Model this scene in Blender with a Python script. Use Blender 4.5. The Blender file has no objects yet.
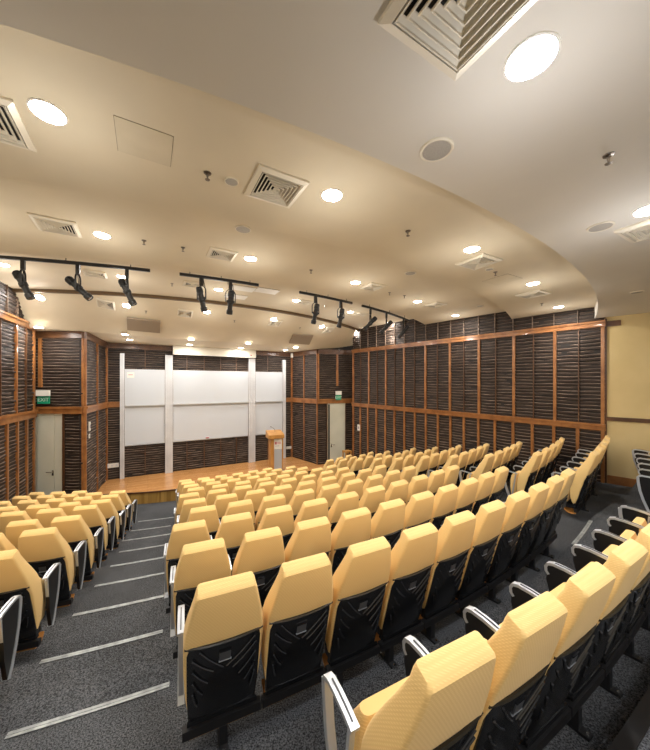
import bpy, math, random
from mathutils import Vector, Matrix
random.seed(7)
D = bpy.data; S = bpy.context.scene; COL = S.collection
PI = math.pi; sin, cos = math.sin, math.cos

# ------------------------------------------------------------------ room frame
# the seat rows are arcs about one point; the eye stands at x = y = 0
F, CX, CY = 310.0, 325.0, 384.0
EYE = 4.376                       # eye height over the hall floor
AX, AY = -8.78, 20.22             # centre of all the arcs
ROW_R = lambda k: 21.11 if k == 0 else 19.9095 - (k - 1) * .9791
TOP = 1.30                        # height of a seat back over its tread
def row_z(k):
    h = 1.058 if k == 0 else 1.2751 + (k - 1) * .1957 + .0005 * (k - 1) ** 2
    return EYE - h - TOP
def polar(r, a, z=0.0): return Vector((AX + r * sin(a), AY - r * cos(a), z))
U = Vector((.868, .4966, 0)).normalized()     # along the whiteboard wall
N = Vector((U.y, -U.x, 0))                    # from that wall towards the seats
def on_plane(px, py, z):          # where the sight line through a photo point meets a level z (over the eye)
    Y = F * z / (CY - py); return Vector(((px - CX) / F * Y, Y, EYE + z))
def on_wall(px, p0, d):           # where the vertical plane of sight through px meets the wall line
    t = (px - CX) / F
    s = (t * p0.y - p0.x) / (d.x - t * d.y); return p0 + d * s
def V(x, y, z=0.0): return Vector((x, y, z))

# ------------------------------------------------------------------ materials
def new_mat(name, col, rough=.5, metal=0.0, spec=None, coat=0.0):
    m = D.materials.new(name); m.use_nodes = True
    b = m.node_tree.nodes['Principled BSDF']
    b.inputs['Base Color'].default_value = (*col, 1); b.inputs['Roughness'].default_value = rough
    b.inputs['Metallic'].default_value = metal
    if spec is not None: b.inputs['Specular IOR Level'].default_value = spec
    if coat: b.inputs['Coat Weight'].default_value = coat
    return m
def nt(m):
    t = m.node_tree; return t, t.nodes['Principled BSDF'], t.nodes.new, t.links.new
def noisy(m, c1, c2, scale=(1, 1, 1), nscale=5, detail=4, bump=0.0, lo=.35, hi=.65, bdist=.01, coords='Object'):
    t, b, nn, ln = nt(m)
    tc = nn('ShaderNodeTexCoord'); mp = nn('ShaderNodeMapping'); mp.inputs['Scale'].default_value = scale
    no = nn('ShaderNodeTexNoise'); no.inputs['Scale'].default_value = nscale; no.inputs['Detail'].default_value = detail
    rp = nn('ShaderNodeValToRGB'); e = rp.color_ramp.elements
    e[0].position = lo; e[0].color = (*c1, 1); e[1].position = hi; e[1].color = (*c2, 1)
    ln(tc.outputs[coords], mp.inputs['Vector']); ln(mp.outputs[0], no.inputs['Vector']); ln(no.outputs[0], rp.inputs[0])
    ln(rp.outputs[0], b.inputs['Base Color'])
    if bump:
        bp = nn('ShaderNodeBump'); bp.inputs['Strength'].default_value = bump; bp.inputs['Distance'].default_value = bdist
        ln(no.outputs[0], bp.inputs['Height']); ln(bp.outputs[0], b.inputs['Normal'])
    return m

M = {}
M['paint'] = noisy(new_mat('ceiling_paint', (.7, .6, .45), .85), (.64, .565, .425), (.68, .60, .455), nscale=1.2)
M['soffit'] = noisy(new_mat('near_ceiling_paint', (.7, .66, .58), .85), (.66, .625, .555), (.70, .66, .59), nscale=1.0)
M['vent'] = new_mat('vent_enamel', (.72, .66, .54), .5)
M['duct'] = new_mat('duct_black', (.012, .012, .012), .8)
M['vent_wood'] = new_mat('slot_brown', (.12, .075, .035), .6)
M['panel_tan'] = new_mat('ceiling_panel_tan', (.30, .235, .165), .8)
M['hatch'] = noisy(new_mat('hatch_paint', (.6, .5, .4), .8), (.60, .53, .395), (.64, .565, .425), nscale=4)
M['grille'] = noisy(new_mat('speaker_grille', (.42, .38, .33), .7), (.36, .335, .30), (.46, .43, .38), nscale=160, detail=1)
M['chrome'] = new_mat('chrome', (.6, .58, .55), .25, 1)
M['brass'] = new_mat('sprinkler_metal', (.22, .19, .16), .35, 1)
M['black'] = new_mat('black_plastic', (.008, .008, .009), .38, 0, .4)
M['black_metal'] = new_mat('black_powder_coat', (.010, .010, .011), .45)
M['shell'] = new_mat('shell_plastic', (.008, .0085, .010), .24, 0, .6)
M['rib'] = new_mat('shell_rib_highlight', (.030, .032, .037), .26, 0, .7)  # paler than the shell: the ribs' highlights are put into the colour
M['strip'] = noisy(new_mat('worn_strip_metal', (.3, .3, .3), .5, .5), (.25, .265, .265), (.40, .42, .42), nscale=14)
M['plate'] = new_mat('plate_grey', (.055, .058, .065), .4)
M['silver'] = new_mat('brushed_aluminium', (.62, .655, .71), .36, .7)
M['column'] = noisy(new_mat('anodised_column', (.62, .63, .66), .45, .25), (.60, .61, .64), (.70, .71, .73), nscale=2)
M['white'] = new_mat('whiteboard_white', (.57, .60, .64), .3)
M['offwhite'] = new_mat('white_plastic', (.78, .76, .70), .45)
M['screen_box'] = new_mat('screen_box_white', (.66, .62, .52), .5)
M['door'] = noisy(new_mat('door_paint', (.46, .46, .38), .5), (.56, .555, .455), (.60, .59, .49), nscale=2)
M['cream'] = noisy(new_mat('cream_wall_paint', (.60, .47, .25), .8), (.57, .435, .205), (.61, .47, .23), nscale=1.5)
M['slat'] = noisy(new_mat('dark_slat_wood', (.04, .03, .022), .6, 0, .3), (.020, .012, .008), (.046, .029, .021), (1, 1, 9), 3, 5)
M['slat_edge_lit'] = noisy(new_mat('slat_highlight_wood', (.2, .15, .11), .55, 0, .3), (.085, .058, .042), (.27, .195, .145), (1, 1, 6), 3, 4)  # highlight on the slat tops put into the colour; thin posts share it
M['slat_back'] = new_mat('slat_backing', (.012, .008, .006), .7)
M['trim'] = noisy(new_mat('cherry_wood', (.25, .10, .035), .32, coat=.2), (.215, .082, .024), (.35, .148, .046), (1, 1, 1), 4, 6)
M['trim_dark'] = noisy(new_mat('dark_cherry_wood', (.11, .05, .022), .35), (.075, .032, .014), (.13, .058, .024), (1, 1, 1), 4, 6)
M['lectern'] = noisy(new_mat('lectern_wood', (.5, .24, .06), .35), (.44, .20, .045), (.56, .28, .075), (1, 1, .3), 5, 5)
M['lectern_panel'] = new_mat('lectern_silver', (.55, .57, .60), .35, .3)
M['red_print'] = new_mat('red_print', (.45, .06, .10), .5)
M['pink_print'] = new_mat('pale_red_print', (.62, .30, .33), .5)
M['grey_print'] = new_mat('grey_print', (.35, .33, .36), .5)
M['sign_green'] = new_mat('sign_green', (.012, .30, .16), .4)
M['sign_dim'] = new_mat('sign_text_pale', (.55, .80, .68), .4)
M['seat_pan'] = noisy(new_mat('seat_ply', (.50, .22, .05), .4), (.46, .19, .04), (.56, .26, .065), nscale=6)

def fabric():                     # yellow woven cloth: fine cross ribs in a bump
    m = new_mat('yellow_weave', (.77, .50, .17), .78, 0, .25)
    t, b, nn, ln = nt(m)
    b.inputs['Sheen Weight'].default_value = .12
    tc = nn('ShaderNodeTexCoord')
    w1 = nn('ShaderNodeTexWave'); w1.bands_direction = 'DIAGONAL'; w1.inputs['Scale'].default_value = 34
    w2 = nn('ShaderNodeTexWave'); w2.bands_direction = 'Z'; w2.inputs['Scale'].default_value = 26
    mx = nn('ShaderNodeMath'); mx.operation = 'MULTIPLY'
    bp = nn('ShaderNodeBump'); bp.inputs['Strength'].default_value = .16; bp.inputs['Distance'].default_value = .004
    rp = nn('ShaderNodeValToRGB'); e = rp.color_ramp.elements
    e[0].color = (.77, .52, .205, 1); e[1].color = (.84, .585, .245, 1)
    for w in (w1, w2): ln(tc.outputs['Object'], w.inputs['Vector'])
    ln(w1.outputs['Fac'], mx.inputs[0]); ln(w2.outputs['Fac'], mx.inputs[1])
    ln(mx.outputs[0], bp.inputs['Height']); ln(bp.outputs[0], b.inputs['Normal'])
    ln(mx.outputs[0], rp.inputs[0]); ln(rp.outputs[0], b.inputs['Base Color'])
    return m
M['fabric'] = fabric()

def carpet():
    m = new_mat('charcoal_carpet', (.06, .063, .068), .95, 0, .15)
    t, b, nn, ln = nt(m)
    tc = nn('ShaderNodeTexCoord')
    n1 = nn('ShaderNodeTexNoise'); n1.inputs['Scale'].default_value = 95; n1.inputs['Detail'].default_value = 3
    n2 = nn('ShaderNodeTexNoise'); n2.inputs['Scale'].default_value = 1.3; n2.inputs['Detail'].default_value = 4
    rp = nn('ShaderNodeValToRGB'); e = rp.color_ramp.elements
    e[0].position = .36; e[0].color = (.020, .0215, .024, 1); e[1].position = .66; e[1].color = (.145, .150, .160, 1)
    r2 = nn('ShaderNodeValToRGB'); e = r2.color_ramp.elements
    e[0].position = .35; e[0].color = (.72, .72, .72, 1); e[1].position = .6; e[1].color = (1, 1, 1, 1)
    mx = nn('ShaderNodeMixRGB'); mx.blend_type = 'MULTIPLY'; mx.inputs[0].default_value = 1
    bp = nn('ShaderNodeBump'); bp.inputs['Strength'].default_value = .35; bp.inputs['Distance'].default_value = .01
    for n in (n1, n2): ln(tc.outputs['Object'], n.inputs['Vector'])
    ln(n1.outputs[0], rp.inputs[0]); ln(n2.outputs[0], r2.inputs[0])
    ln(rp.outputs[0], mx.inputs[1]); ln(r2.outputs[0], mx.inputs[2]); ln(mx.outputs[0], b.inputs['Base Color'])
    ln(n1.outputs[0], bp.inputs['Height']); ln(bp.outputs[0], b.inputs['Normal'])
    return m
M['carpet'] = carpet()

def planks(name, c1, c2, rough, rot, w, l, gap=.004):
    m = new_mat(name, c1, rough, 0, .5)
    t, b, nn, ln = nt(m)
    tc = nn('ShaderNodeTexCoord'); mp = nn('ShaderNodeMapping'); mp.inputs['Rotation'].default_value = rot
    br = nn('ShaderNodeTexBrick'); br.inputs['Scale'].default_value = 1
    br.inputs['Brick Width'].default_value = l; br.inputs['Row Height'].default_value = w
    br.inputs['Mortar Size'].default_value = gap; br.inputs['Mortar'].default_value = (c1[0]*.45, c1[1]*.4, c1[2]*.4, 1)
    br.inputs['Color1'].default_value = (*c1, 1); br.inputs['Color2'].default_value = (*c2, 1); br.inputs['Bias'].default_value = 0
    no = nn('ShaderNodeTexNoise'); no.inputs['Scale'].default_value = 6; no.inputs['Detail'].default_value = 6
    m2 = nn('ShaderNodeMapping'); m2.inputs['Scale'].default_value = (1, 9, 1) if w < l else (1, 1, 1)
    rp = nn('ShaderNodeValToRGB'); e = rp.color_ramp.elements
    e[0].position = .3; e[0].color = (.78, .74, .7, 1); e[1].position = .7; e[1].color = (1.1, 1.08, 1.05, 1)
    mx = nn('ShaderNodeMixRGB'); mx.blend_type = 'MULTIPLY'; mx.inputs[0].default_value = 1
    ln(tc.outputs['Object'], mp.inputs['Vector']); ln(mp.outputs[0], br.inputs['Vector'])
    ln(mp.outputs[0], m2.inputs['Vector']); ln(m2.outputs[0], no.inputs['Vector']); ln(no.outputs[0], rp.inputs[0])
    ln(br.outputs[0], mx.inputs[1]); ln(rp.outputs[0], mx.inputs[2]); ln(mx.outputs[0], b.inputs['Base Color'])
    return m
WALL_ANGLE = math.atan2(U.y, U.x)
M['stage'] = planks('stage_boards', (.56, .275, .095), (.66, .345, .135), .22, (0, 0, -WALL_ANGLE), .11, 1.4, .003)
def stage_front():
    m = new_mat('stage_front_boards', (.30, .17, .04), .4)
    t, b, nn, ln = nt(m)
    tc = nn('ShaderNodeTexCoord'); mp = nn('ShaderNodeMapping'); mp.inputs['Scale'].default_value = (7, 7, .25)
    vo = nn('ShaderNodeTexVoronoi'); vo.inputs['Scale'].default_value = 1.4
    rp = nn('ShaderNodeValToRGB'); e = rp.color_ramp.elements
    e[0].position = .1; e[0].color = (.24, .13, .026, 1); e[1].position = .9; e[1].color = (.46, .28, .075, 1)
    ln(tc.outputs['Object'], mp.inputs[0]); ln(mp.outputs[0], vo.inputs['Vector']); ln(vo.outputs['Color'], rp.inputs[0])
    ln(rp.outputs[0], b.inputs['Base Color'])
    return m
M['stage_front'] = stage_front()

def glow(name, col, power):
    m = D.materials.new(name); m.use_nodes = True
    t = m.node_tree; t.nodes.clear()
    e = t.nodes.new('ShaderNodeEmission'); o = t.nodes.new('ShaderNodeOutputMaterial')
    e.inputs[0].default_value = (*col, 1); e.inputs[1].default_value = power
    t.links.new(e.outputs[0], o.inputs[0]); return m
LAMP = 1.0
M['lamp_near'] = glow('lamp_glass_near', (.95, .97, 1.0), 300 * LAMP)
M['lamp'] = glow('lamp_glass', (1.0, .96, .89), 235 * LAMP)
M['lamp_stage'] = glow('lamp_glass_stage', (1.0, .97, .92), 290 * LAMP)

# ------------------------------------------------------------------ mesh helpers
class MB:
    def __init__(s): s.v = []; s.f = []; s.m = []; s.mats = []
    def mi(s, mat):
        if mat not in s.mats: s.mats.append(mat)
        return s.mats.index(mat)
    def add(s, vs, fs, mat):
        o = len(s.v); i = s.mi(mat)
        s.v += [tuple(v) for v in vs]; s.f += [[o + j for j in f] for f in fs]; s.m += [i] * len(fs)
        return s
    def box(s, x0, x1, y0, y1, z0, z1, mat, T=None):
        vs = [Vector((x, y, z)) for z in (z0, z1) for y in (y0, y1) for x in (x0, x1)]
        if T is not None: vs = [T @ v for v in vs]
        return s.add(vs, [(0, 2, 3, 1), (4, 5, 7, 6), (0, 1, 5, 4), (2, 6, 7, 3), (0, 4, 6, 2), (1, 3, 7, 5)], mat)
    def loft(s, loops, mat, cap=True):
        n = len(loops[0]); vs = [v for l in loops for v in l]
        fs = [(i*n + j, i*n + (j+1) % n, (i+1)*n + (j+1) % n, (i+1)*n + j) for i in range(len(loops)-1) for j in range(n)]
        if cap: fs += [tuple(reversed(range(n))), tuple(range((len(loops)-1)*n, len(loops)*n))]
        return s.add(vs, fs, mat)
    def lathe(s, prof, mat, c=Vector((0, 0, 0)), n=20, R=None):
        loops = []
        for r, z in prof:
            l = [Vector((r*cos(2*PI*i/n), r*sin(2*PI*i/n), z)) for i in range(n)]
            if R is not None: l = [R @ v for v in l]
            loops.append([v + c for v in l])
        return s.loft(loops, mat)
    def tube(s, pts, r, mat, n=8):
        loops = []
        for i, p in enumerate(pts):
            d = (pts[min(i+1, len(pts)-1)] - pts[max(i-1, 0)]).normalized()
            a = d.cross(Vector((0, 0, 1)) if abs(d.z) < .9 else Vector((1, 0, 0))).normalized(); b = d.cross(a)
            loops.append([p + (a*cos(2*PI*j/n) + b*sin(2*PI*j/n)) * r for j in range(n)])
        return s.loft(loops, mat)
    def sweep_box(s, pts, w, t, mat, side):   # flat bar of width w (along side) and thickness t following pts
        loops = []
        for i, p in enumerate(pts):
            d = (pts[min(i+1, len(pts)-1)] - pts[max(i-1, 0)]).normalized()
            nrm = d.cross(side).normalized()
            loops.append([p + side*(w/2) + nrm*(t/2), p - side*(w/2) + nrm*(t/2), p - side*(w/2) - nrm*(t/2), p + side*(w/2) - nrm*(t/2)])
        return s.loft(loops, mat)
    def mesh(s, name, smooth=None):
        me = D.meshes.new(name); me.from_pydata(s.v, [], s.f)
        for mt in s.mats: me.materials.append(mt)
        me.polygons.foreach_set('material_index', s.m)
        import bmesh
        bm = bmesh.new(); bm.from_mesh(me); bmesh.ops.recalc_face_normals(bm, faces=bm.faces)
        if smooth:
            for f in bm.faces: f.smooth = True
            lim = math.radians(smooth)
            for e in bm.edges:
                if len(e.link_faces) == 2 and e.calc_face_angle(0) > lim: e.smooth = False
        bm.to_mesh(me); bm.free(); me.update(); return me

def put(name, me, parent=None, loc=None, rot=None):
    o = D.objects.new(name, me); COL.objects.link(o)
    if parent: o.parent = parent
    if loc is not None: o.location = loc
    if rot is not None: o.rotation_euler = rot
    return o
def tag(o, label, cat, group=None):
    o['label'] = label; o['category'] = cat
    if group: o['group'] = group
    return o
def thing(name, label, cat, loc=(0, 0, 0), rz=0, group=None):
    o = D.objects.new(name, None); COL.objects.link(o); o.location = loc; o.rotation_euler = (0, 0, rz); o.empty_display_size = .1
    return tag(o, label, cat, group)
def structure(name, mb, smooth=None):
    o = put(name, mb.mesh(name, smooth)); o['kind'] = 'structure'; return o
ORD = ['first', 'second', 'third', 'fourth', 'fifth', 'sixth', 'seventh', 'eighth', 'ninth', 'tenth', 'eleventh', 'twelfth', 'thirteenth']

# ------------------------------------------------------------------ stepped floor
STEP_R = {0: 19.97, 1: 19.06, 2: 18.12, 3: 17.15, 4: 16.2, 5: 15.27, 6: 14.33, 7: 13.35, 8: 12.36, 9: 11.25}
STEP_R[-1] = 21.17
RIGHT_OFF = {0: .02, 1: .03, 2: .06, 3: .08, 4: .14, 5: .21, 6: .31, 7: .34, 8: .36, 9: .43, 10: .5}
def smooth01(t): t = max(0, min(1, t)); return t*t*(3 - 2*t)
def bend(k, a):                    # the right-hand block swings a little off the arcs
    k0 = max(0, min(10, int(math.floor(k)))); k1 = min(10, k0 + 1); w = min(1, max(0, k - k0))
    d = RIGHT_OFF[k0]*(1-w) + RIGHT_OFF[k1]*w
    return (max(0, a - .745)*3.4 if k < .9 else 0) + smooth01((a - .66)/.12)*d + max(0, min(a, 1.15) - .78)*1.7*smooth01((k + 1)/2.5)
AS = [-.45 + i*(1.75/140) for i in range(141)]
def tread(k):
    z = row_z(k) if k >= 0 else row_z(0) + .21
    r0 = STEP_R[k]; r1 = STEP_R.get(k - 1, 36)
    mb = MB()
    def loopv(a):
        i = r0 + bend(k + .5, a); o = (r1 + bend(k - .5, a)) + .02 if k > -1 else r1
        return [polar(i, a, -.1), polar(i, a, z), polar(o, a, z), polar(o, a, -.1)]
    return mb.loft([loopv(a) for a in AS], M['carpet']), z
fl = MB()
fl.loft([[polar(.5, a, -.12), polar(.5, a, 0), polar(STEP_R[9] + .4, a, 0), polar(STEP_R[9] + .4, a, -.12)] for a in AS], M['carpet'])
floor = structure('floor', fl)
for k in range(9, -2, -1):
    mb, z = tread(k)
    o = structure('trim_%d' % (30 + k), mb); o.name = 'floor_step'
# metal nosing strips in the left aisle, one on the edge of every step
NOS = {1: (.345, .401), 2: (.334, .394), 3: (.329, .390), 4: (.325, .386), 5: (.321, .380), 6: (.313, .374), 7: (.297, .376), 8: (.290, .369), 9: (.280, .372)}
for k, (a0, a1) in list(NOS.items()) + [(0, (.670, .732))]:
    mb = MB(); z = row_z(k); n = 10; aa = [a0 + (a1 - a0)*i/n for i in range(n + 1)]
    e = STEP_R[k] + (bend(k + .5, .70) if k == 0 else 0)
    for q, (ra, rb, h) in enumerate(((e - .004, e + .020, .008), (e + .024, e + .046, .008))):
        mb.loft([[polar(ra, a, z + .0005), polar(ra, a, z + h), polar(rb, a, z + h), polar(rb, a, z + .0005)] for a in aa], M['strip'])
    mb.loft([[polar(e - .004, a, z + .0003), polar(e - .004, a, z + .004), polar(e + .046, a, z + .004), polar(e + .046, a, z + .0003)] for a in aa], M['black'])
    lab = ('metal step strip in the right aisle beside the nearest full row' if k == 0 else
           'metal nosing strip across the left aisle, %s' % ('nearest to the viewer' if k == 1 else 'farthest, next to the stage' if k == 9 else ORD[k-1] + ' from the viewer'))
    tag(put('step_nosing', mb.mesh('step_nosing')), lab, 'step strip', 'metal step strips')
# black strip along the step edge behind the nearest row
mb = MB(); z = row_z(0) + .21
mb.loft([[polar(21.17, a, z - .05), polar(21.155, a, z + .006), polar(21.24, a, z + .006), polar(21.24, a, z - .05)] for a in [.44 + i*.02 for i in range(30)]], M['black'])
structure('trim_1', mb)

# ------------------------------------------------------------------ stage
ST = EYE - 3.936
stage_arc = [polar(9.155 + max(0, a - .62)*3.4, a) for a in [.052 + i*.028 for i in range(37)]]
BL, BR = V(-8.96, 12.655), V(-1.76, 16.77)
WL, WR = V(-7.83, 10.07), V(-.34, 15.14)
DL, DR = V(-9.45, 10.03), V(1.43, 15.78)
back_pts = [DR + V(.3, .1), WR + V(.1, .15), BR + V(.1, .25), BL + V(-.15, .2)]
ring = stage_arc + back_pts
mb = MB(); n = len(ring)
mb.add([Vector((p.x, p.y, ST)) for p in ring], [tuple(range(n))], M['stage'])
na = len(stage_arc)
mb.add([Vector((p.x, p.y, z)) for z in (0, ST - .045) for p in stage_arc], [(i, i+1, na+i+1, na+i) for i in range(na-1)], M['stage_front'])
lip = lambda p: Vector((AX, AY, 0)) + (p - Vector((AX, AY, 0)))*1.004
mb.add([Vector((lip(p).x, lip(p).y, ST - .05)) for p in stage_arc] + [Vector((lip(p).x, lip(p).y, ST)) for p in stage_arc] + [Vector((p.x, p.y, ST)) for p in stage_arc] + [Vector((p.x, p.y, ST-.05)) for p in stage_arc],
       [(i, i+1, na+i+1, na+i) for i in range(na-1)] + [(na+i, na+i+1, 2*na+i+1, 2*na+i) for i in range(na-1)] + [(3*na+i, 3*na+i+1, i+1, i) for i in range(na-1)], M['trim_dark'])
stage = structure('floor_stage', mb)

# ------------------------------------------------------------------ walls
TOPZ = EYE + 1.68                  # head of the panelling round the stage
def plank(mb, p0, p1, nrm, z0, z1, depth, mat, off=0.0, z0b=None, z1b=None):
    z0b = z0 if z0b is None else z0b; z1b = z1 if z1b is None else z1b
    a, b = p0 + nrm*off, p1 + nrm*off; c, d = p1 + nrm*(off + depth), p0 + nrm*(off + depth)
    q = lambda p, z: Vector((p.x, p.y, z))
    mb.add([q(a, z0), q(b, z0b), q(c, z0b), q(d, z0), q(a, z1), q(b, z1b), q(c, z1b), q(d, z1)],
           [(0, 3, 2, 1), (4, 5, 6, 7), (0, 1, 5, 4), (1, 2, 6, 5), (2, 3, 7, 6), (3, 0, 4, 7)], mat)
def slat_panel(parent, p0, p1, nrm, z0, z1, pitch=.098, z0b=None, z1b=None, mid=True, seg=.085):
    """louvred timber panel: wavy horizontal slats in front of a dark backing"""
    z0b = z0 if z0b is None else z0b; z1b = z1 if z1b is None else z1b
    L = (p1 - p0).length; d = (p1 - p0)/L
    mb = MB()
    plank(mb, p0, p1, nrm, z0, z1, .006, M['slat_back'], .001, z0b, z1b)
    nS = max(1, int(round((max(z1, z1b) - min(z0, z0b))/pitch))); ns = max(2, int(L/seg))
    ph = random.uniform(0, 6.28)
    for k in range(nS):
        ph += random.gauss(0, .55); am = random.uniform(.005, .020); lam = random.uniform(.7, 1.25); hz = random.uniform(.50, .68); base = random.choice((.022, .026, .032, .038))
        dz = random.uniform(-.006, .006); fw = []; tp = []
        for i in range(ns + 1):
            t = i/ns; s = t*L; p = p0 + d*s
            za = z0 + (z0b - z0)*t; zb = z1 + (z1b - z1)*t
            zc = za + (zb - za)*(k + .5)/nS + dz + .006*sin(2*PI*s/(lam*.8) + ph*1.7)
            h = (zb - za)/nS*hz/2
            dep = base + am*sin(2*PI*s/lam + ph)
            pf = p + nrm*dep; pb = p + nrm*.005
            fw.append((Vector((pf.x, pf.y, zc - h)), Vector((pf.x, pf.y, zc + h*.70)), Vector((pb.x, pb.y, zc + h + .008)), Vector((pb.x, pb.y, zc - h))))
        vs = [v for q in fw for v in q]
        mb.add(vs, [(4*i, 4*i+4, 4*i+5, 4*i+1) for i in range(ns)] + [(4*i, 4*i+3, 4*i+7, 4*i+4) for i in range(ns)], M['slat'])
        mb.add(vs, [(4*i+1, 4*i+5, 4*i+6, 4*i+2) for i in range(ns)], M['slat_edge_lit'])
    if mid:
        pm = (p0 + p1)/2; za = (z0 + z0b)/2; zb = (z1 + z1b)/2
        plank(mb, pm - d*.011, pm + d*.011, nrm, za, zb, .060, M['trim_dark'], .004)
    return put('slat_panel', mb.mesh('slat_panel'), parent)
def post(parent, p, d, nrm, z0, z1, w=.07, dep=.066, mat='trim'):
    mb = MB(); plank(mb, p - d*w/2, p + d*w/2, nrm, z0, z1, dep, M[mat], .001)
    return put('post', mb.mesh('post'), parent)
def rail(parent, p0, p1, nrm, z0, z1, dep, mat='trim', dz=0.0, name='rail'):
    mb = MB()                       # moulded rail: a body with a thinner projecting cap
    h = z1 - z0
    plank(mb, p0, p1, nrm, z0, z1 - h*.3, dep*.72, M[mat], .001, z0 + dz, z1 - h*.3 + dz)
    plank(mb, p0, p1, nrm, z1 - h*.3, z1, dep, M[mat], .001, z1 - h*.3 + dz, z1 + dz)
    return put(name, mb.mesh(name), parent)
def wall(name, p0, p1, z0, z1, mat, thick=.12):
    d = (p1 - p0).normalized(); nrm = V(d.y, -d.x)           # the room lies to the right of p0 -> p1
    mb = MB(); plank(mb, p0, p1, nrm, z0, z1, -thick, M[mat]); return structure(name, mb), d, nrm

CEIL = EYE + 2.72
# wall behind the whiteboards
BLb, BRb = BL - N*.06, BR - N*.06
wb, d, nr = wall('wall_back', BLb - U*.1, BRb + U*.1, 0, CEIL, 'slat_back')
at_b = lambda px: on_wall(px, BLb, U)
cuts = [BLb + U*.02, at_b(120), at_b(168.7), at_b(251), at_b(283), BRb - U*.02]
for i in range(5):
    p0, p1 = cuts[i], cuts[i+1]; L = (p1 - p0).length; nsub = max(1, int(round(L/.8)))
    for j in range(nsub):
        a, b = p0 + (p1-p0)*j/nsub, p0 + (p1-p0)*(j+1)/nsub
        if i in (0, 4):
            slat_panel(wb, a, b, nr, ST + .02, EYE - .98, mid=False); slat_panel(wb, a, b, nr, EYE - .72, TOPZ - .2, mid=False)
        else:
            slat_panel(wb, a, b, nr, ST + .02, EYE - 2.45, mid=False); slat_panel(wb, a, b, nr, EYE + .5, TOPZ - .2, mid=False)
            if j: post(wb, a, U, nr, ST + .02, EYE - 2.45, .03, .060, 'trim_dark'); post(wb, a, U, nr, EYE + .5, TOPZ - .2, .03, .060, 'trim_dark')
    if i in (0, 4): rail(wb, p0, p1, nr, EYE - .96, EYE - .73, .10)
post(wb, BLb + U*.05, U, nr, ST, TOPZ - .2, .06, .05, 'trim'); post(wb, BRb - U*.05, U, nr, ST, TOPZ - .2, .06, .05)
rail(wb, BLb, BRb, nr, TOPZ - .2, TOPZ + .02, .09, 'trim_dark')

# splayed wings beside the stage
def wing(name, p0, p1, nbay, z_low=ST + .02):
    w, d, nr = wall(name, p0, p1, 0, CEIL, 'slat_back')
    L = (p1 - p0).length
    for j in range(nbay):
        a, b = p0 + d*L*j/nbay, p0 + d*L*(j+1)/nbay
        slat_panel(w, a, b, nr, z_low, EYE - .96, mid=False); slat_panel(w, a, b, nr, EYE - .73, TOPZ - .2, mid=False)
    for j in range(nbay + 1):
        p = p0 + d*(L*j/nbay + (.022 if j == 0 else -.022 if j == nbay else 0))
        post(w, p, d, nr, ST, EYE - .96, .044); post(w, p, d, nr, EYE - .73, TOPZ - .2, .044)
    rail(w, p0 - d*.06, p1 + d*.06, nr, EYE - .96, EYE - .73, .12)
    rail(w, p0, p1, nr, TOPZ - .2, TOPZ + .02, .09, 'trim_dark')
    return w, d, nr
wl, wl_d, wl_n = wing('wall_wing_left', WL, BL, 2, .02)
wr, wr_d, wr_n = wing('wall_wing_right', BR, WR, 2)

# walls with the doors
def door_wall(name, p0, p1, x0, x1, xs, post_px, idx, side_panel_left, handle_px, handle_py, ST=ST):
    w, d, nr = wall(name, p0, p1, 0, CEIL, 'slat_back')
    q = lambda px: on_wall(px, p0, d)
    slat_panel(w, p0, p1, nr, EYE - .73, TOPZ - .2, mid=False)
    rail(w, p0, p1, nr, EYE - .96, EYE - .73, .12); rail(w, p0, p1, nr, TOPZ - .2, TOPZ + .02, .09, 'trim_dark')
    post(w, q(post_px), d, nr, EYE - .10, TOPZ - .2, .11, .06, 'trim')
    post(w, p0 + d*.022, d, nr, EYE - .73, TOPZ - .2, .044, .05); post(w, p1 - d*.022, d, nr, EYE - .73, TOPZ - .2, .044, .05)
    a, b, c = q(x0), q(xs), q(x1)
    if (b - p0).length > .3 and (a - p0).length > .25: slat_panel(w, p0, a - d*.03, nr, ST + .02, EYE - .96, mid=False)
    if (p1 - c).length > .25: slat_panel(w, c + d*.03, p1, nr, ST + .02, EYE - .96, mid=False); post(w, p1 - d*.022, d, nr, ST, EYE - .96, .044, .05)
    # door set: frame, leaf and a fixed side leaf
    fr = MB()
    for p in (a + d*.02, c - d*.02): plank(fr, p - d*.02, p + d*.02, nr, ST + .001, EYE - .96, .06, M['trim_dark'], .002)
    plank(fr, a + d*.04, c - d*.04, nr, EYE - 1.0, EYE - .96, .06, M['door'], .002)
    dr = put('door_%d' % idx, fr.mesh('door_frame')); dr['kind'] = 'structure'
    l0, l1, s0, s1 = (a, b, b, c) if side_panel_left is False else (b, c, a, b)
    mb = MB(); plank(mb, l0 + d*.045, l1 - d*.006, nr, ST + .01, EYE - 1.0, .035, M['door'], .004); put('door_leaf', mb.mesh('door_leaf'), dr)
    mb = MB(); plank(mb, s0 + d*.006, s1 - d*.045, nr, ST + .01, EYE - 1.0, .030, M['door'], .004); put('side_leaf', mb.mesh('side_leaf'), dr)
    h = q(handle_px); hz = EYE - (handle_py - CY)/F*h.y
    mb = MB(); sgn = -1 if side_panel_left is False else 1
    c0 = Vector((h.x, h.y, hz))
    plank(mb, h - d*.03, h + d*.03, nr, hz - .12, hz + .05, .012, M['chrome'], .04)
    mb.tube([c0 + nr*.05, c0 + nr*.10, c0 + nr*.10 + d*.17*sgn], .013, M['chrome'])
    mb.lathe([(.022, 0), (.022, .03), (.012, .034)], M['black'], c0 + nr*.05 - Vector((0, 0, .09)), 10, Matrix.Rotation(0, 3, 'Z'))
    put('door_handle', mb.mesh('door_handle', 40), dr)
    return w, d, nr, q
dwl, dl_d, dl_n, dl_q = door_wall('wall_door_left', DL, WL, 34.0, 64.8, 55.4, 41.4, 1, False, 54.0, 471.5, 0.0)
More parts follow.
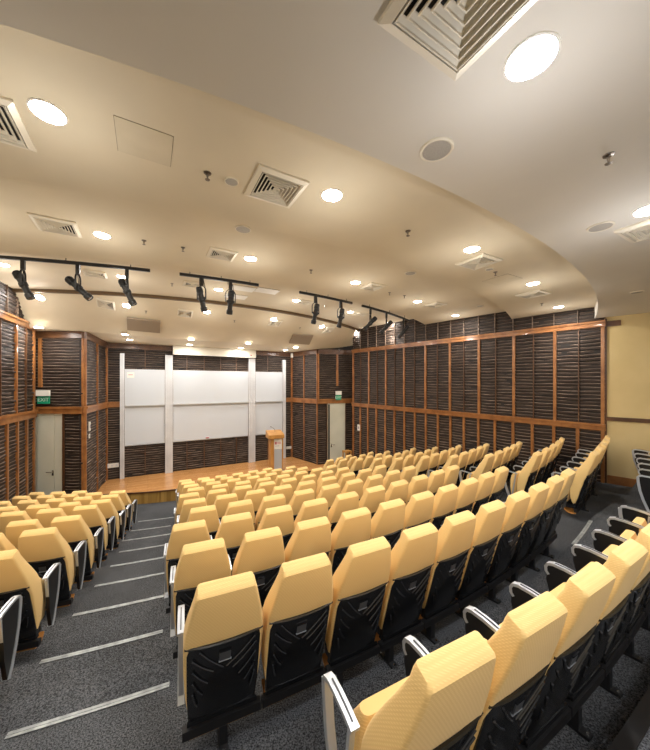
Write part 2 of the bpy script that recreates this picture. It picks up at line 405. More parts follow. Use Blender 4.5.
dwr, dr_d, dr_n, dr_q = door_wall('wall_door_right', WR, DR, 326.4, 345.5, 328.8, 337.0, 2, True, 331.0, 444.6)

# the two long side walls
LW0, LW1 = V(-7.28, 5.73), V(-9.18, 9.74)
RW0, RW1 = V(1.38, 15.1), V(7.32, 8.1)
def long_wall(name, p0, p1, ups, lows, zl0, zl1, zu0, zu1, dzl, dzu, floor_z, cut_px):
    w, d, nr = wall(name, p0, p1, 0, CEIL, 'slat_back')
    L = (p1 - p0).length
    zl = lambda p, z: z + dzl*((p - p0).length/L); zu = lambda p, z: z + dzu*((p - p0).length/L)
    for a, b in zip(ups[:-1], ups[1:]):
        slat_panel(w, a, b, nr, zl(a, zl1), zu(a, zu0), z0b=zl(b, zl1), z1b=zu(b, zu0))
    for a, b in zip(lows[:-1], lows[1:]):
        slat_panel(w, a, b, nr, floor_z, zl(a, zl0), z1b=zl(b, zl0), mid=False)
        slat_panel(w, a, b, nr, zu(a, zu1), CEIL - .05, z0b=zu(b, zu1), mid=False)
        post(w, b, d, nr, zu(b, zu1), CEIL - .05, .022, .060, 'slat_edge_lit')
    for i, p in enumerate(ups):
        p = p + d*(.04 if i == 0 else -.04 if i == len(ups)-1 else 0)
        post(w, p, d, nr, zl(p, zl1) - .01, zu(p, zu0), .075)
    for i, p in enumerate(lows):
        p = p + d*(.04 if i == 0 else -.04 if i == len(lows)-1 else 0)
        post(w, p, d, nr, floor_z, zl(p, zl0) + .01, .075)
    rail(w, p0 - d*.02, p1 + d*.02, nr, zl0, zl1, .13, 'trim', dzl); rail(w, p0 - d*.02, p1 + d*.02, nr, zu0, zu1, .12, 'trim', dzu)
    return w, d, nr
rd = (RW1 - RW0).normalized(); rq = lambda px: on_wall(px, RW0, rd)
ups = [RW0] + [rq(x) for x in (369.5, 386.5, 404.7, 426, 450.5, 479.5, 514.3, 555.3)] + [RW1]
lows = [RW0] + [rq(x) for x in (361, 368.5, 377, 386, 395, 405, 415.5, 426.5, 438.5, 451, 464.5, 479, 495.5, 513.5, 532.8, 554.3, 578)] + [RW1]
wright, rw_d, rw_n = long_wall('wall_right', RW0, RW1, ups, lows, EYE - 1.07, EYE - .90, EYE + 1.50, EYE + 1.66, -.15, 0.0, .3, None)
ld = (LW1 - LW0).normalized(); lq = lambda px: on_wall(px, LW0, ld)
L0, L1 = LW0, LW1
ups = [L0] + [L0 + (lq(x) - L0) for x in (-62, -22, 14.2)] + [L1]
lows = [L0] + [lq(x) for x in (-85, -62, -40, -22, -7, 4.8, 15.4, 25)] + [L1]
wleft, lw_d, lw_n = long_wall('wall_left', LW0, LW1, ups, lows, EYE - 1.045, EYE - .815, EYE + 1.67, EYE + 1.86, 0.0, 0.0, .3, None)
# end post of the left panelling and the short return behind it
w, d_, n_ = wall('wall_left_return', LW1, DL, 0, CEIL, 'slat_back')
# cream wall, right of the panelling, with rail and skirting
CW1 = V(12.0, 3.35); CW0 = RW1 + (RW1 - RW0).normalized()*.0
wc, c_d, c_n = wall('wall_cream', CW0, CW1, 0, CEIL, 'cream')
rail(wc, CW0 + c_d*.02, CW1, c_n, EYE - .95, EYE - .85, .045, 'trim_dark')
mb = MB(); plank(mb, CW0 + c_d*.04, CW1, c_n, 1.2, EYE - 2.36, .03, M['trim'], .001); structure('baseboard_cream', mb)
mb = MB(); plank(mb, CW0 - rd*.0, CW0 + c_d*.035, c_n, .3, EYE + 1.70, .03, M['trim_dark'], .001); structure('trim_2', mb)
mb = MB(); plank(mb, CW0 + c_d*.03, CW0 + c_d*.30, c_n, EYE + 1.49, EYE + 1.63, .03, M['trim_dark'], .001); structure('trim_3', mb)
# plain walls behind the viewer close the room
wall('wall_rear_right', CW1, V(10, -3), 0, CEIL, 'cream'); wall('wall_rear', V(10, -3), V(-7.28, -6), 0, CEIL, 'cream')
wall('wall_left_rear', V(-7.28, -6), LW0, 0, CEIL, 'cream')

# ------------------------------------------------------------------ stepped ceiling
CZ = {1: 1.74, 2: 2.05, 3: 2.32, 4: 2.62}
def sector(name, r0, r1, z, zup, mat, a0=-.30, a1=1.5):
    aa = [a0 + (a1 - a0)*i/150 for i in range(151)]
    mb = MB()
    e = lambda a: r0 + (.065 - .12*max(0, min(1, (a - .42)/.45)) if r0 == 20.0 else 0)   # the soffit edge is not quite one arc
    mb.loft([[polar(e(a), a, EYE + z), polar(r1, a, EYE + z), polar(r1, a, EYE + zup), polar(e(a), a, EYE + zup)] for a in aa], M[mat])
    return structure(name, mb)
sector('ceiling_nearest', 20.0, 38, 1.74, 3.0, 'soffit')
sector('ceiling_second', 18.0, 20.1, 2.05, 3.0, 'paint')
sector('ceiling_third', 15.05, 18.1, 2.32, 3.0, 'paint')
sector('ceiling_fourth', 11.72, 15.1, 2.62, 3.0, 'paint')
mb = MB(); aa = [-.30 + 1.8*i/150 for i in range(151)]
mb.loft([[polar(11.60, a, EYE + 2.535), polar(11.72, a, EYE + 2.535), polar(11.72, a, EYE + 2.64), polar(11.60, a, EYE + 2.64)] for a in aa], M['vent_wood'])
structure('trim_4', mb)
cr = (WR - WL).normalized(); C0, C1 = WL - cr*2.6, WR + cr*3.0
mb = MB(); n = 60
arc = [polar(11.62, -.12 + 1.25*i/n, EYE + 2.54) for i in range(n+1)]
crs = [C0 + (C1 - C0)*i/n for i in range(n+1)]; crs = [Vector((p.x, p.y, EYE + 1.705)) for p in crs]
mb.add(arc + crs, [(i, i+1, n+1+i+1, n+1+i) for i in range(n)], M['paint'])
back = [C1 + V(-2, 5), C0 + V(-3, 4.5)]
mb.add(crs + [Vector((p.x, p.y, EYE + 1.70)) for p in back], [tuple(range(n+3))], M['paint'])
structure('ceiling_stage', mb, 25)
import bisect
def slope_point(px, py):           # sight line meets the sloping ceiling over the stage
    d = Vector(((px - CX)/F, 1, (CY - py)/F)); o = Vector((0, 0, EYE)); best = None
    for i in range(n):
        for tri in ((arc[i], arc[i+1], crs[i+1]), (arc[i], crs[i+1], crs[i])):
            nn_ = (tri[1]-tri[0]).cross(tri[2]-tri[0])
            if abs(nn_.dot(d)) < 1e-9: continue
            t = nn_.dot(tri[0]-o)/nn_.dot(d)
            p = o + d*t
            if t > 0 and all(((tri[(j+1) % 3]-tri[j]).cross(p-tri[j])).dot(nn_) >= -1e-6 for j in range(3)):
                nn_ = nn_.normalized()
                if nn_.z > 0: nn_ = -nn_
                best = (p, nn_)
    if best is None:
        p = on_plane(px, py, 1.705); best = (p, Vector((0, 0, -1)))
    return best
def ceil_point(tier, px, py):
    if tier in CZ: return on_plane(px, py, CZ[tier]), Vector((0, 0, -1))
    if tier == 5: return slope_point(px, py)
    return on_plane(px, py, 1.702), Vector((0, 0, -1))
TIER = {1: 'nearest ceiling tier', 2: 'second ceiling tier', 3: 'third ceiling tier', 4: 'track light ceiling tier', 5: 'sloped ceiling over the stage', 6: 'low stage ceiling'}
def frame_at(p, nrm, az):           # local z points down out of the ceiling
    x = Vector((cos(az), sin(az), 0)); z = nrm; x = (x - z*x.dot(z)).normalized(); y = z.cross(x)
    return Matrix(((x.x, y.x, z.x, p.x), (x.y, y.y, z.y, p.y), (x.z, y.z, z.z, p.z), (0, 0, 0, 1)))
def place(root, p, nrm, az=WALL_ANGLE): root.matrix_world = frame_at(p, nrm, az)
def ceil_items(items):
    """sort per tier from left to right and give every item its place in words"""
    by = {}
    for it in items: by.setdefault(it[0], []).append(it)
    for t in sorted(by):
        row = sorted(by[t], key=lambda i: i[1])
        for i, it in enumerate(row):
            n = len(row)
            where = '' if n == 1 else ('leftmost' if i == 0 else 'rightmost' if i == n-1 else ORD[i] + ' from left')
            yield it, where

# downlights
def light_meshes(mat, r):
    a = MB(); a.lathe([(r*1.13, 0), (r*1.12, .007), (r*1.02, .010), (r, .004), (r, 0)], M['offwhite'], n=28)
    b = MB(); b.add([Vector((r*1.0*cos(2*PI*i/28), r*1.0*sin(2*PI*i/28), .006)) for i in range(28)], [tuple(range(28))], M[mat])
    return a.mesh('trim_ring', 40), b.mesh('lens')
LM = {1: light_meshes('lamp_near', .115), 2: light_meshes('lamp', .105), 5: light_meshes('lamp_stage', .10)}
lights = [(1, 531, 58), (1, 650, 209.5), (2, 48, 112), (2, 332, 195), (2, 471.8, 249), (2, 533, 283.5), (2, 558.5, 307),
          (3, 102, 235), (3, 250.5, 258.5), (3, 355.5, 282.5), (3, 417.5, 301.5), (3, 455.5, 315.5),
          (4, 2.5, 264.5), (4, 122, 276.5), (4, 218.5, 289.5), (4, 296, 300.5), (4, 350.5, 312), (4, 389.6, 322.5),
          (5, 40, 297.5), (5, 126.5, 305.5), (5, 206.8, 311.8), (5, 273.5, 319.2), (5, 322, 326.6), (5, 356, 333.4),
          (6, 38.6, 327.2), (6, 125, 334.3), (6, 130, 339.6), (6, 191.2, 339.2), (6, 189.5, 344.6), (6, 248.3, 343.4), (6, 240.8, 348),
          (6, 285.4, 350.1), (6, 295.8, 347.3), (6, 338.4, 350)]
# lamps added to light the seat backs, out of sight over the seats behind the eye and to its sides, in the same pattern
hidden_lights = [(1, polar(23.4, .30)), (1, polar(23.6, .53)), (1, polar(24.6, .70)), (1, polar(25.4, .42)), (1, polar(25.6, .58)), (1, polar(25.4, .82)), (1, polar(24.0, .18)), (2, polar(19.0, .24)), (3, polar(16.6, .12)), (3, polar(16.6, .24)), (4, polar(13.4, .10))]
FILL = {1: 15, 2: 14, 3: 14, 4: 14, 5: 11, 6: 9}  # power of the fill point added to each downlight
def downlight(tier, p, nrm, label, gain=1.0):
    ring, lens = LM[1 if tier == 1 else 2 if tier < 5 else 5]
    root = thing('ceiling_light', label, 'ceiling light', group='round downlights')
    put('trim_ring', ring, root); put('lens', lens, root); place(root, p, nrm)
    ld_ = D.lights.new('ceiling_fill', 'POINT'); ld_.energy = FILL[tier]*gain; ld_.color = (1, .95, .88) if tier > 1 else (.97, .97, 1); ld_.shadow_soft_size = 0
    b = D.objects.new('ceiling_fill', ld_); COL.objects.link(b); b.parent = root; b.location = (0, 0, .70)  # added point light hanging below the lens, brightens the ceiling
for (t, px, py), where in ceil_items(lights):
    if t == 6 and 180 < px < 250:                # pairs near the screen housing
        where += ', by the screen housing'
    p, nr_ = ceil_point(t, px, py)
    downlight(t, p, nr_, 'glowing round downlight in the %s, %s' % (TIER[t], where))
for i, (t, p) in enumerate(hidden_lights):
    p.z = EYE + CZ[t]; downlight(t, p, Vector((0, 0, -1)), 'round downlight in the %s, out of view on the left, %s one' % (TIER[t], ORD[i]) if t != 1 else 'added unseen downlight in the nearest ceiling tier, behind the viewer, %s one' % ORD[i], 2.2 if t == 1 else 1.0)

# square air diffusers
def vent_meshes(s):
    h = s/2; fr = MB()
    for q in range(4):
        R = Matrix.Rotation(q*PI/2, 3, 'Z')
        fr.add([R @ Vector(v) for v in ((-h, -h, .0), (h, -h, .0), (h, -h, .020), (-h, -h, .020), (h - .045, -h + .045, .036), (-h + .045, -h + .045, .036), (h-.045, -h+.045, 0), (-h+.045, -h+.045, 0))],
               [(0, 1, 2, 3), (3, 2, 4, 5), (5, 4, 6, 7)], M['vent'])
    bk = MB(); bk.add([(-h+.03, -h+.03, .001), (h-.03, -h+.03, .001), (h-.03, h-.03, .001), (-h+.03, h-.03, .001)], [(0, 1, 2, 3)], M['duct'])
    ls = []
    nb = 6; w = h - .05
    for j in range(nb):
        o = w*(1 - j/nb) - .004; i = max(.003, o - w/nb*(.72 if s > .53 else .50)); lv = MB()
        for q in range(4):
            R = Matrix.Rotation(q*PI/2, 3, 'Z')
            e = o - .006
            lv.add([R @ Vector(v) for v in ((-i, -i, .008), (i, -i, .008), (e, -e, .024), (-e, -e, .024), (e, -e, .038), (-e, -e, .038), (o, -o, .038), (-o, -o, .038), (o, -o, .024), (-o, -o, .024), (i, -i, .004), (-i, -i, .004))],
                   [(0, 1, 2, 3), (3, 2, 4, 5), (5, 4, 6, 7), (7, 6, 8, 9), (9, 8, 10, 11), (11, 10, 1, 0)], M['vent'])
        ls.append(lv.mesh('louvre'))
    return fr.mesh('frame'), bk.mesh('duct_opening'), ls
VM = {v: vent_meshes(v) for v in (.56, .52, .46)}
vents = [(1, 468, -7, .56), (1, 657, 226, .56), (2, 276, 187.5, .52), (2, -24, 112, .56), (2, 478.5, 261.5, .52), (2, 533, 294, .52),
         (3, 57, 225.5, .52), (3, 222, 254, .46), (3, 373, 286.5, .46), (3, 435.5, 304.5, .46),
         (4, 95, 273.5, .46), (4, 193, 284, .46), (4, 304.5, 302, .46), (4, 361, 314, .46),
         (5, 106, 304, .46), (5, 185, 313.2, .46), (5, 275, 323.3, .46), (5, 329, 329.6, .46)]
for it, where in ceil_items([(v[0], v[1], v) for v in vents]):
    t, px, py, s = it[2]; p, nr_ = ceil_point(t, px, py)
    root = thing('air_vent', 'square louvred air vent in the %s, %s' % (TIER[t], where), 'vent', group='square ceiling vents')
    fr, bk, ls = VM[s]; put('frame', fr, root); put('duct_opening', bk, root)
    for l in ls: put('louvre', l, root)
    place(root, p, nr_)

# round speakers
def speaker_meshes(r):
    a = MB(); a.lathe([(r, 0), (r, .010), (r*.93, .016), (r*.84, .012), (r*.84, 0)], M['vent'], n=28)
    b = MB(); b.lathe([(r*.85, .002), (r*.85, .010), (r*.4, .013), (.004, .0135)], M['grille'], n=28); return a.mesh('rim', 40), b.mesh('grille', 40)
SPK = {r: speaker_meshes(r) for r in (.12, .10, .07)}
spk = [(1, 436.5, 149.5, .12), (1, 600.5, 226.5, .12), (1, 637, 292, .10), (2, 231.5, 181, .07), (2, 489.5, 269, .07), (3, 243, 229, .12), (3, 410.4, 273, .12), (3, 480, 305.7, .10)]
for it, where in ceil_items([(v[0], v[1], v) for v in spk]):
    t, px, py, r = it[2]; p, nr_ = ceil_point(t, px, py)
    root = thing('ceiling_speaker', 'round flat grey speaker grille in the %s, %s' % (TIER[t], where), 'speaker', group='round ceiling speakers')
    a, b = SPK[r]; put('rim', a, root); put('grille', b, root); place(root, p, nr_)

# sprinklers
a = MB(); a.lathe([(.036, 0), (.034, .007), (.015, .010), (.015, 0)], M['brass'], n=16); spr_a = a.mesh('escutcheon', 40)
a = MB(); a.lathe([(.011, .01), (.010, .036), (.007, .04), (.007, .060), (.024, .063), (.022, .068), (.002, .070)], M['brass'], n=12); spr_b = a.mesh('head', 40)
sprs = [(1, 608.5, 155), (2, 207.5, 173), (2, 408, 231), (2, 495.4, 272), (2, 541.7, 303.3), (3, 144, 240.5), (3, 183, 247.5), (3, 311, 270), (3, 389.5, 292.5), (3, 404.5, 295.5), (4, 172, 283.5), (4, 228, 281.5), (4, 325, 306), (5, 146, 311), (5, 234.5, 320.5), (5, 300, 327.5)]
for it, where in ceil_items([(v[0], v[1], v) for v in sprs]):
    t, px, py = it[2]; p, nr_ = ceil_point(t, px, py)
    root = thing('ceiling_sprinkler', 'small dark sprinkler head under the %s, %s' % (TIER[t], where), 'sprinkler', group='ceiling sprinklers')
    put('escutcheon', spr_a, root); put('head', spr_b, root); place(root, p, Vector((0, 0, -1)))

# ceiling hatches and flat panels
def quad_panel(name, label, cat, pts, nrm, mat, th=.012, group=None, gapmat=None):
    ps = pts; c = sum(ps, Vector())/4
    mb = MB()
    if gapmat:
        big = [c + (p - c)*1.014 + nrm*.001 for p in ps]; mb.add(big + [p + nrm*.0015 for p in big], [(3, 2, 1, 0), (4, 5, 6, 7)] + [(i, (i+1) % 4, 4+(i+1) % 4, 4+i) for i in range(4)], M[gapmat])
    mb.add([p + nrm*.001 for p in ps] + [p + nrm*th for p in ps], [(3, 2, 1, 0), (4, 5, 6, 7)] + [(i, (i+1) % 4, 4+(i+1) % 4, 4+i) for i in range(4)], M[mat])
    return tag(put(name, mb.mesh(name)), label, cat, group)
dn = Vector((0, 0, -1))
def rect(p, nrm, su, sv):
    T = frame_at(p, nrm, WALL_ANGLE); return [T @ Vector(v) for v in ((-su/2, -sv/2, 0), (su/2, -sv/2, 0), (su/2, sv/2, 0), (-su/2, sv/2, 0))]
p, _ = ceil_point(2, 145, 143.5); quad_panel('ceiling_hatch', 'square flush access hatch with dark edge gap in the second ceiling tier', 'hatch', rect(p, dn, .41, .41), dn, 'hatch', .004, 'ceiling hatches', 'vent_wood')
p, _ = ceil_point(2, 502, 279.8); quad_panel('ceiling_hatch', 'tan square flush hatch between two vents at the right of the second ceiling tier', 'hatch', rect(p, dn, .5, .5), dn, 'hatch', .006, 'ceiling hatches', 'vent_wood')
for (px, py), w in (((236, 296.3), 'under the two middle track lights'), ((243, 288.2), 'close behind the second track'), ((267, 290.6), 'just right of the second track')):
    p, _ = ceil_point(4, px, py); quad_panel('ceiling_board', 'pale square ceiling board with dark edges, %s' % w, 'ceiling panel', rect(p, dn, .62, .42), dn, 'offwhite', .02, 'pale boards by the lighting track', 'vent_wood')
for corners, w in ((((127, 316.5), (160.2, 320), (160.0, 331.5), (127.4, 328.4)), 'left of the two, above the left whiteboard'), (((293, 333.5), (313, 334.6), (309, 343.4), (289, 342)), 'right of the two, above the lectern side')):
    ps = []; nr_ = None
    for c in corners: q_, nr_ = slope_point(*c); ps.append(q_)
    nn_ = (ps[1]-ps[0]).cross(ps[2]-ps[0]).normalized(); nn_ = nn_ if nn_.z < 0 else -nn_
    quad_panel('ceiling_baffle', 'large tan panel under the sloped stage ceiling, %s' % w, 'ceiling panel', [q_ + nn_*.02 for q_ in ps], nn_, 'panel_tan', .05, 'tan panels over the stage')

# ------------------------------------------------------------------ lighting tracks and spotlights
TR = 14.76; TZ = EYE + 2.34
def track(a0, a1, label):
    root = thing('light_track', label, 'light track', group='black lighting tracks')
    mb = MB(); aa = [a0 + (a1-a0)*i/16 for i in range(17)]
    mb.loft([[polar(TR - .022, a, TZ - .03), polar(TR + .022, a, TZ - .03), polar(TR + .022, a, TZ + .03), polar(TR - .022, a, TZ + .03)] for a in aa], M['black_metal'])
    put('rail_bar', mb.mesh('rail_bar'), root)
    for t in (.12, .5, .88):
        p = polar(TR, a0 + (a1-a0)*t); mb = MB(); mb.tube([Vector((p.x, p.y, TZ + .03)), Vector((p.x, p.y, EYE + 2.62))], .008, M['black_metal'], 6)
        put('hanger_rod', mb.mesh('hanger_rod'), root)
def px_angle(px):
    lo, hi = -.3, 1.3
    for _ in range(50):
        m = (lo+hi)/2; p = polar(TR, m)
        if CX + F*p.x/p.y < px: lo = m
        else: hi = m
    return lo
track(px_angle(-25), px_angle(150), 'longest black lighting track, at the left, carrying three spotlights')
track(px_angle(179.5), px_angle(258.5), 'short black lighting track, second from left, with pale boards behind')
track(px_angle(299.5), px_angle(352), 'short black lighting track, third from left, carrying two spotlights')
track(px_angle(362), px_angle(408.5), 'black lighting track at the right, beside the slatted wall')
spot_body = MB()
spot_body.lathe([(.055, -.30), (.075, -.28), (.085, -.2), (.085, -.15), (.070, -.14), (.070, -.04), (.085, -.02), (.085, .05), (.066, .07), (.066, .22), (.085, .24), (.085, .34), (.076, .35), (.070, .32)], M['black_metal'], n=18)
spot_body.box(-.104, -.06, -.03, .03, -.03, .03, M['black_metal']); spot_body.box(.06, .104, -.03, .03, -.03, .03, M['black_metal'])
for i in range(5): spot_body.lathe([(.082, -.26 + i*.028), (.092, -.254 + i*.028), (.082, -.248 + i*.028)], M['black_metal'], n=18)
SB = spot_body.mesh('lamp_body', 35)
lens = MB(); lens.lathe([(.070, .332), (.04, .342), (.002, .345)], M['chrome'], n=16); SLN = lens.mesh('lens', 50)
yk = MB()
arcp = [Vector((.108*cos(t), 0, .16 + .11*sin(t))) for t in [PI*i/10 for i in range(11)]]
yk.sweep_box([Vector((.108, 0, -.02))] + arcp + [Vector((-.108, 0, -.02))], .03, .012, M['black_metal'], Vector((0, 1, 0))); YK = yk.mesh('yoke')
cl = MB(); cl.box(-.035, .035, -.03, .03, .272, .44, M['black_metal']); cl.tube([Vector((.05, 0, .40)), Vector((.085, .03, .18)), Vector((.06, .04, -.06))], .007, M['black_metal'], 6); CLP = cl.mesh('track_clamp')
def spot(px, d, label):
    p = polar(TR, px_angle(px)); d = Vector(d).normalized(); h = math.hypot(d.x, d.y)
    root = thing('spotlight', label, 'spotlight', (p.x, p.y, TZ - .47), math.atan2(-d.x, d.y), 'black track spotlights')
    put('track_clamp', CLP, root); put('yoke', YK, root)
    b = put('lamp_body', SB, root, rot=(PI + math.atan2(h, -d.z), 0, 0)); b.scale = (.82, .82, .82); put('lens', SLN, b)
spot(23, (.36, .18, -.9), 'black spotlight at the far left end of the longest track')
spot(78, (.66, .22, -.68), 'black spotlight hanging at the middle of the longest track, strongly tilted')
spot(127, (.36, .18, -.9), 'black spotlight near the right end of the longest track')
spot(201.5, (.10, .35, -.93), 'black spotlight on the second track, left one')
spot(230.5, (-.20, .35, -.92), 'black spotlight on the second track, right one')
spot(315.5, (-.22, .3, -.92), 'black spotlight on the third track, left one')
spot(340.8, (-.18, .3, -.93), 'black spotlight on the third track, right one')
spot(370.5, (-.62, .2, -.62), 'black spotlight on the right-hand track, leftmost of three')
spot(386.5, (-.60, .2, -.66), 'black spotlight on the right-hand track, middle of three')
spot(403.5, (-.58, .2, -.74), 'black spotlight on the right-hand track, rightmost of three')

# ------------------------------------------------------------------ whiteboards, columns, screen housing
FR = .05
def wall_box(mb, pxa, pxb, z0, z1, o0, o1, mat):
    a, b = at_b(pxa), at_b(pxb); plank(mb, a, b, N, z0, z1, o1 - o0, M[mat], o0)
colz = EYE + 1.275
for (xa, xb, lab, nf) in ((120.1, 124.6, 'slim silver whiteboard column at the far left of the boards', 2), (165, 172.6, 'broad silver column between left and middle whiteboards', 4), (247.9, 254.5, 'broad silver column between middle and right whiteboards', 4), (281.7, 284.8, 'slim silver whiteboard column at the right, behind the lectern', 2)):
    root = thing('whiteboard_column', lab, 'column', at_b((xa+xb)/2) + V(0, 0, ST), 0, 'silver whiteboard columns')
    off = root.location.copy(); a, b = at_b(xa), at_b(xb)
    mb = MB()
    for i in range(nf):
        p, q = a + (b-a)*(i + .06)/nf, a + (b-a)*(i + .94)/nf; plank(mb, p - V(*off), q - V(*off), N, 0.001 - 0, colz - off.z, .16, M['column'], .0)
    for v in range(len(mb.v)): pass
    mb2 = MB(); plank(mb2, a - V(*off), b - V(*off), N, .001, colz - off.z - .02, .13, M['grey_print'], .0)
    # local z: planks were given heights over the root
    o = put('profile', mb.mesh('profile'), root); o2 = put('core', mb2.mesh('core'), root)
    o.location.z = off.z - off.z; o2.location.z = 0
    for ob in (o, o2):
        for vv in ob.data.vertices: vv.co.x, vv.co.y = vv.co.x, vv.co.y
def board(xa, xb, z0, z1, off, label, note=False):
    a, b = at_b(xa), at_b(xb); c = (a + b)/2
    root = thing('whiteboard', label, 'whiteboard', (c.x, c.y, z0), WALL_ANGLE, 'sliding whiteboards')
    w = (b - a).length/2 - .01; h = z1 - z0; y0 = -off
    mb = MB(); mb.box(-w + .012, w - .012, y0 - .02, y0, .02, h - .012, M['white']); put('panel', mb.mesh('panel'), root)
    fr = MB(); fr.box(-w, w, y0 - .024, y0 + .004, h - .02, h, M['column']); fr.box(-w, -w + .02, y0 - .024, y0 + .004, 0, h - .02, M['column']); fr.box(w - .02, w, y0 - .024, y0 + .004, 0, h - .02, M['column'])
    put('frame', fr.mesh('frame'), root)
    lg = MB(); lg.box(-w, w, y0 - .05, y0 + .004, -.035, .024, M['silver']); put('pen_ledge', lg.mesh('pen_ledge'), root)
    if note:
        nb_ = MB(); nb_.box(-w + .08, -w + .34, y0 - .0215, y0 - .0202, h - .36, h - .13, M['offwhite']); nb_.box(-w + .13, -w + .29, y0 - .0225, y0 - .0216, h - .25, h - .215, M['pink_print'])
        put('paper_label', nb_.mesh('paper_label'), root)
    return root, w, h, y0
BAYS = ((124.6, 165, 'left'), (172.6, 247.9, 'middle'), (254.5, 281.7, 'right'))
for xa, xb, nm in BAYS:
    board(xa, xb, EYE - .90, EYE + .62, .13, 'upper whiteboard of the %s bay, above its pen ledge' % nm, nm == 'left')
    rt, w, h, y0 = board(xa, xb, EYE - 2.57, EYE - .80, .055, 'lower whiteboard of the %s bay, shaded along its top' % nm)
c = at_b(207) + N*.12
mb = MB(); T = Matrix.Translation(Vector((c.x, c.y, EYE - 2.545))) @ Matrix.Rotation(WALL_ANGLE, 4, 'Z')
mb.box(-.07, .07, -.02, .02, 0.0, .05, M['red_print'], T); mb.box(-.07, .07, -.02, .02, .0505, .075, M['offwhite'], T)
tag(put('board_eraser', mb.mesh('board_eraser')), 'small red eraser on the ledge of the lower middle whiteboard', 'eraser')
# projection screen housing
a, b = at_b(172.8), at_b(253.6); c = (a+b)/2; w = (b-a).length/2
root = thing('screen_housing', 'long white projection screen housing fixed above the middle whiteboard', 'screen housing', (c.x, c.y, EYE + 1.31), WALL_ANGLE)
mb = MB(); mb.box(-w, w, -.34, -.095, .03, .385, M['screen_box']); put('casing', mb.mesh('casing'), root)
mb = MB(); mb.box(-w - .012, -w - .001, -.35, -.095, 0, .39, M['offwhite']); mb.box(w + .001, w + .012, -.35, -.095, 0, .39, M['offwhite']); put('end_cap', mb.mesh('end_cap'), root)
mb = MB(); mb.box(-w, w, -.36, -.095, 0, .028, M['offwhite']); put('bottom_lip', mb.mesh('bottom_lip'), root)
mb = MB(); mb.box(w - .26, w - .20, -.352, -.341, .08, .14, M['red_print']); put('status_button', mb.mesh('status_button'), root)

# ------------------------------------------------------------------ small wall fittings
def wall_fit(name, label, cat, p, d, nrm, z, w, h, dep, build):
    root = thing(name, label, cat, (p.x, p.y, z), math.atan2(d.y, d.x)); build(root, w, h, dep); return root
def txt_mesh(s, size):
    cu = D.curves.new('t', 'FONT'); cu.body = s; cu.size = size; cu.align_x = 'CENTER'; cu.align_y = 'CENTER'; cu.extrude = .002
    o = D.objects.new('t', cu); COL.objects.link(o); dg = bpy.context.evaluated_depsgraph_get(); dg.update()
    me = D.meshes.new_from_object(o.evaluated_get(dg)); D.objects.remove(o); D.curves.remove(cu); return me
def exit_sign(root, w, h, dep):      # white battery box above a green EXIT plate
    mb = MB(); mb.box(-w/2, w/2, -dep, -.13, h*.58, h, M['offwhite']); put('housing', mb.mesh('housing'), root)
    mb = MB(); mb.box(-w/2 + .01, w/2 - .01, -dep*.8, -.13, 0, h*.56, M['sign_green']); put('sign_plate', mb.mesh('sign_plate'), root)
    me = txt_mesh('EXIT', h*.40); me.materials.append(M['sign_dim'])
    put('lettering', me, root, (0, -dep*.8 - .003, h*.28), (PI/2, 0, 0))
q = dl_q(47.6); zt = EYE - (390.8 - CY)/F*q.y; zb = EYE - (404.0 - CY)/F*q.y
wall_fit('exit_sign', 'green exit sign with white box above the left door', 'exit sign', q, dl_d, dl_n, zb + .02, .40, zt - zb, .20, exit_sign)['group'] = 'exit signs'
q = dr_q(337.3); zt = EYE - (391.4 - CY)/F*q.y; zb = EYE - (400.2 - CY)/F*q.y
wall_fit('exit_sign', 'green exit sign with white box above the right door', 'exit sign', q, dr_d, dr_n, zb + .02, .30, zt - zb, .20, exit_sign)['group'] = 'exit signs'
def plate(root, w, h, dep):
    mb = MB(); mb.box(-w/2, w/2, -.034 - dep, -.034, 0, h, M['offwhite']); put('face_plate', mb.mesh('face_plate'), root)
    mb = MB(); mb.box(-w/4, w/4, -.036 - dep - .006, -.0345 - dep, h*.3, h*.7, M['grey_print']); put('switch', mb.mesh('switch'), root)
def sockets(root, w, h, dep):
    mb = MB(); mb.box(-w/2, w/2, -.034 - dep, -.034, 0, h, M['offwhite']); put('face_plate', mb.mesh('face_plate'), root)
    for i in range(3):
        mb = MB(); x = -w/2 + w*(i + .5)/3; mb.box(x - .035, x + .035, -.034 - dep - .004, -.0345 - dep, h*.25, h*.75, M['column']); put('socket', mb.mesh('socket'), root)
wq = lambda px: on_wall(px, WL, wl_d)
def zpx(p, py): return EYE - (py - CY)/F*p.y
p = wq(87.8); wall_fit('wall_panel', 'tall white control panel on the left wing wall, upper one', 'control panel', p, wl_d, wl_n, zpx(p, 431), .13, .30, .03, plate)
wall_fit('light_switch', 'small white switch below the tall control panel on left wing', 'switch', p, wl_d, wl_n, zpx(p, 438), .12, .14, .02, plate)
p = at_b(112.3); wall_fit('socket_strip', 'white socket strip low on the wall, left of the whiteboards', 'socket strip', p, U, N, zpx(p, 467.3), .46, .17, .04, sockets)
p = at_b(288.4); wall_fit('socket_strip', 'white socket strip low on the wall, right of the lectern', 'socket strip', p, U, N, zpx(p, 448.6), .30, .13, .04, sockets)
p = rq(359.8); wall_fit('wall_panel', 'white control panel near the far end of the right wall', 'control panel', p, rw_d, rw_n, zpx(p, 430.4), .16, .28, .05, plate)
p = BR - U*.12
def cam(root, w, h, dep):
    mb = MB(); mb.box(-w/2, w/2, -.14 - dep, -.14, 0, h, M['offwhite']); put('housing', mb.mesh('housing'), root)
    mb = MB(); mb.box(-.015, .015, -.139, -.06, h*.4, h*.6, M['offwhite']); put('bracket', mb.mesh('bracket'), root)
wall_fit('wall_camera', 'small white camera box in the corner right of whiteboards', 'camera', p, U, N, zpx(p, 357.8), .1, .22, .1, cam)

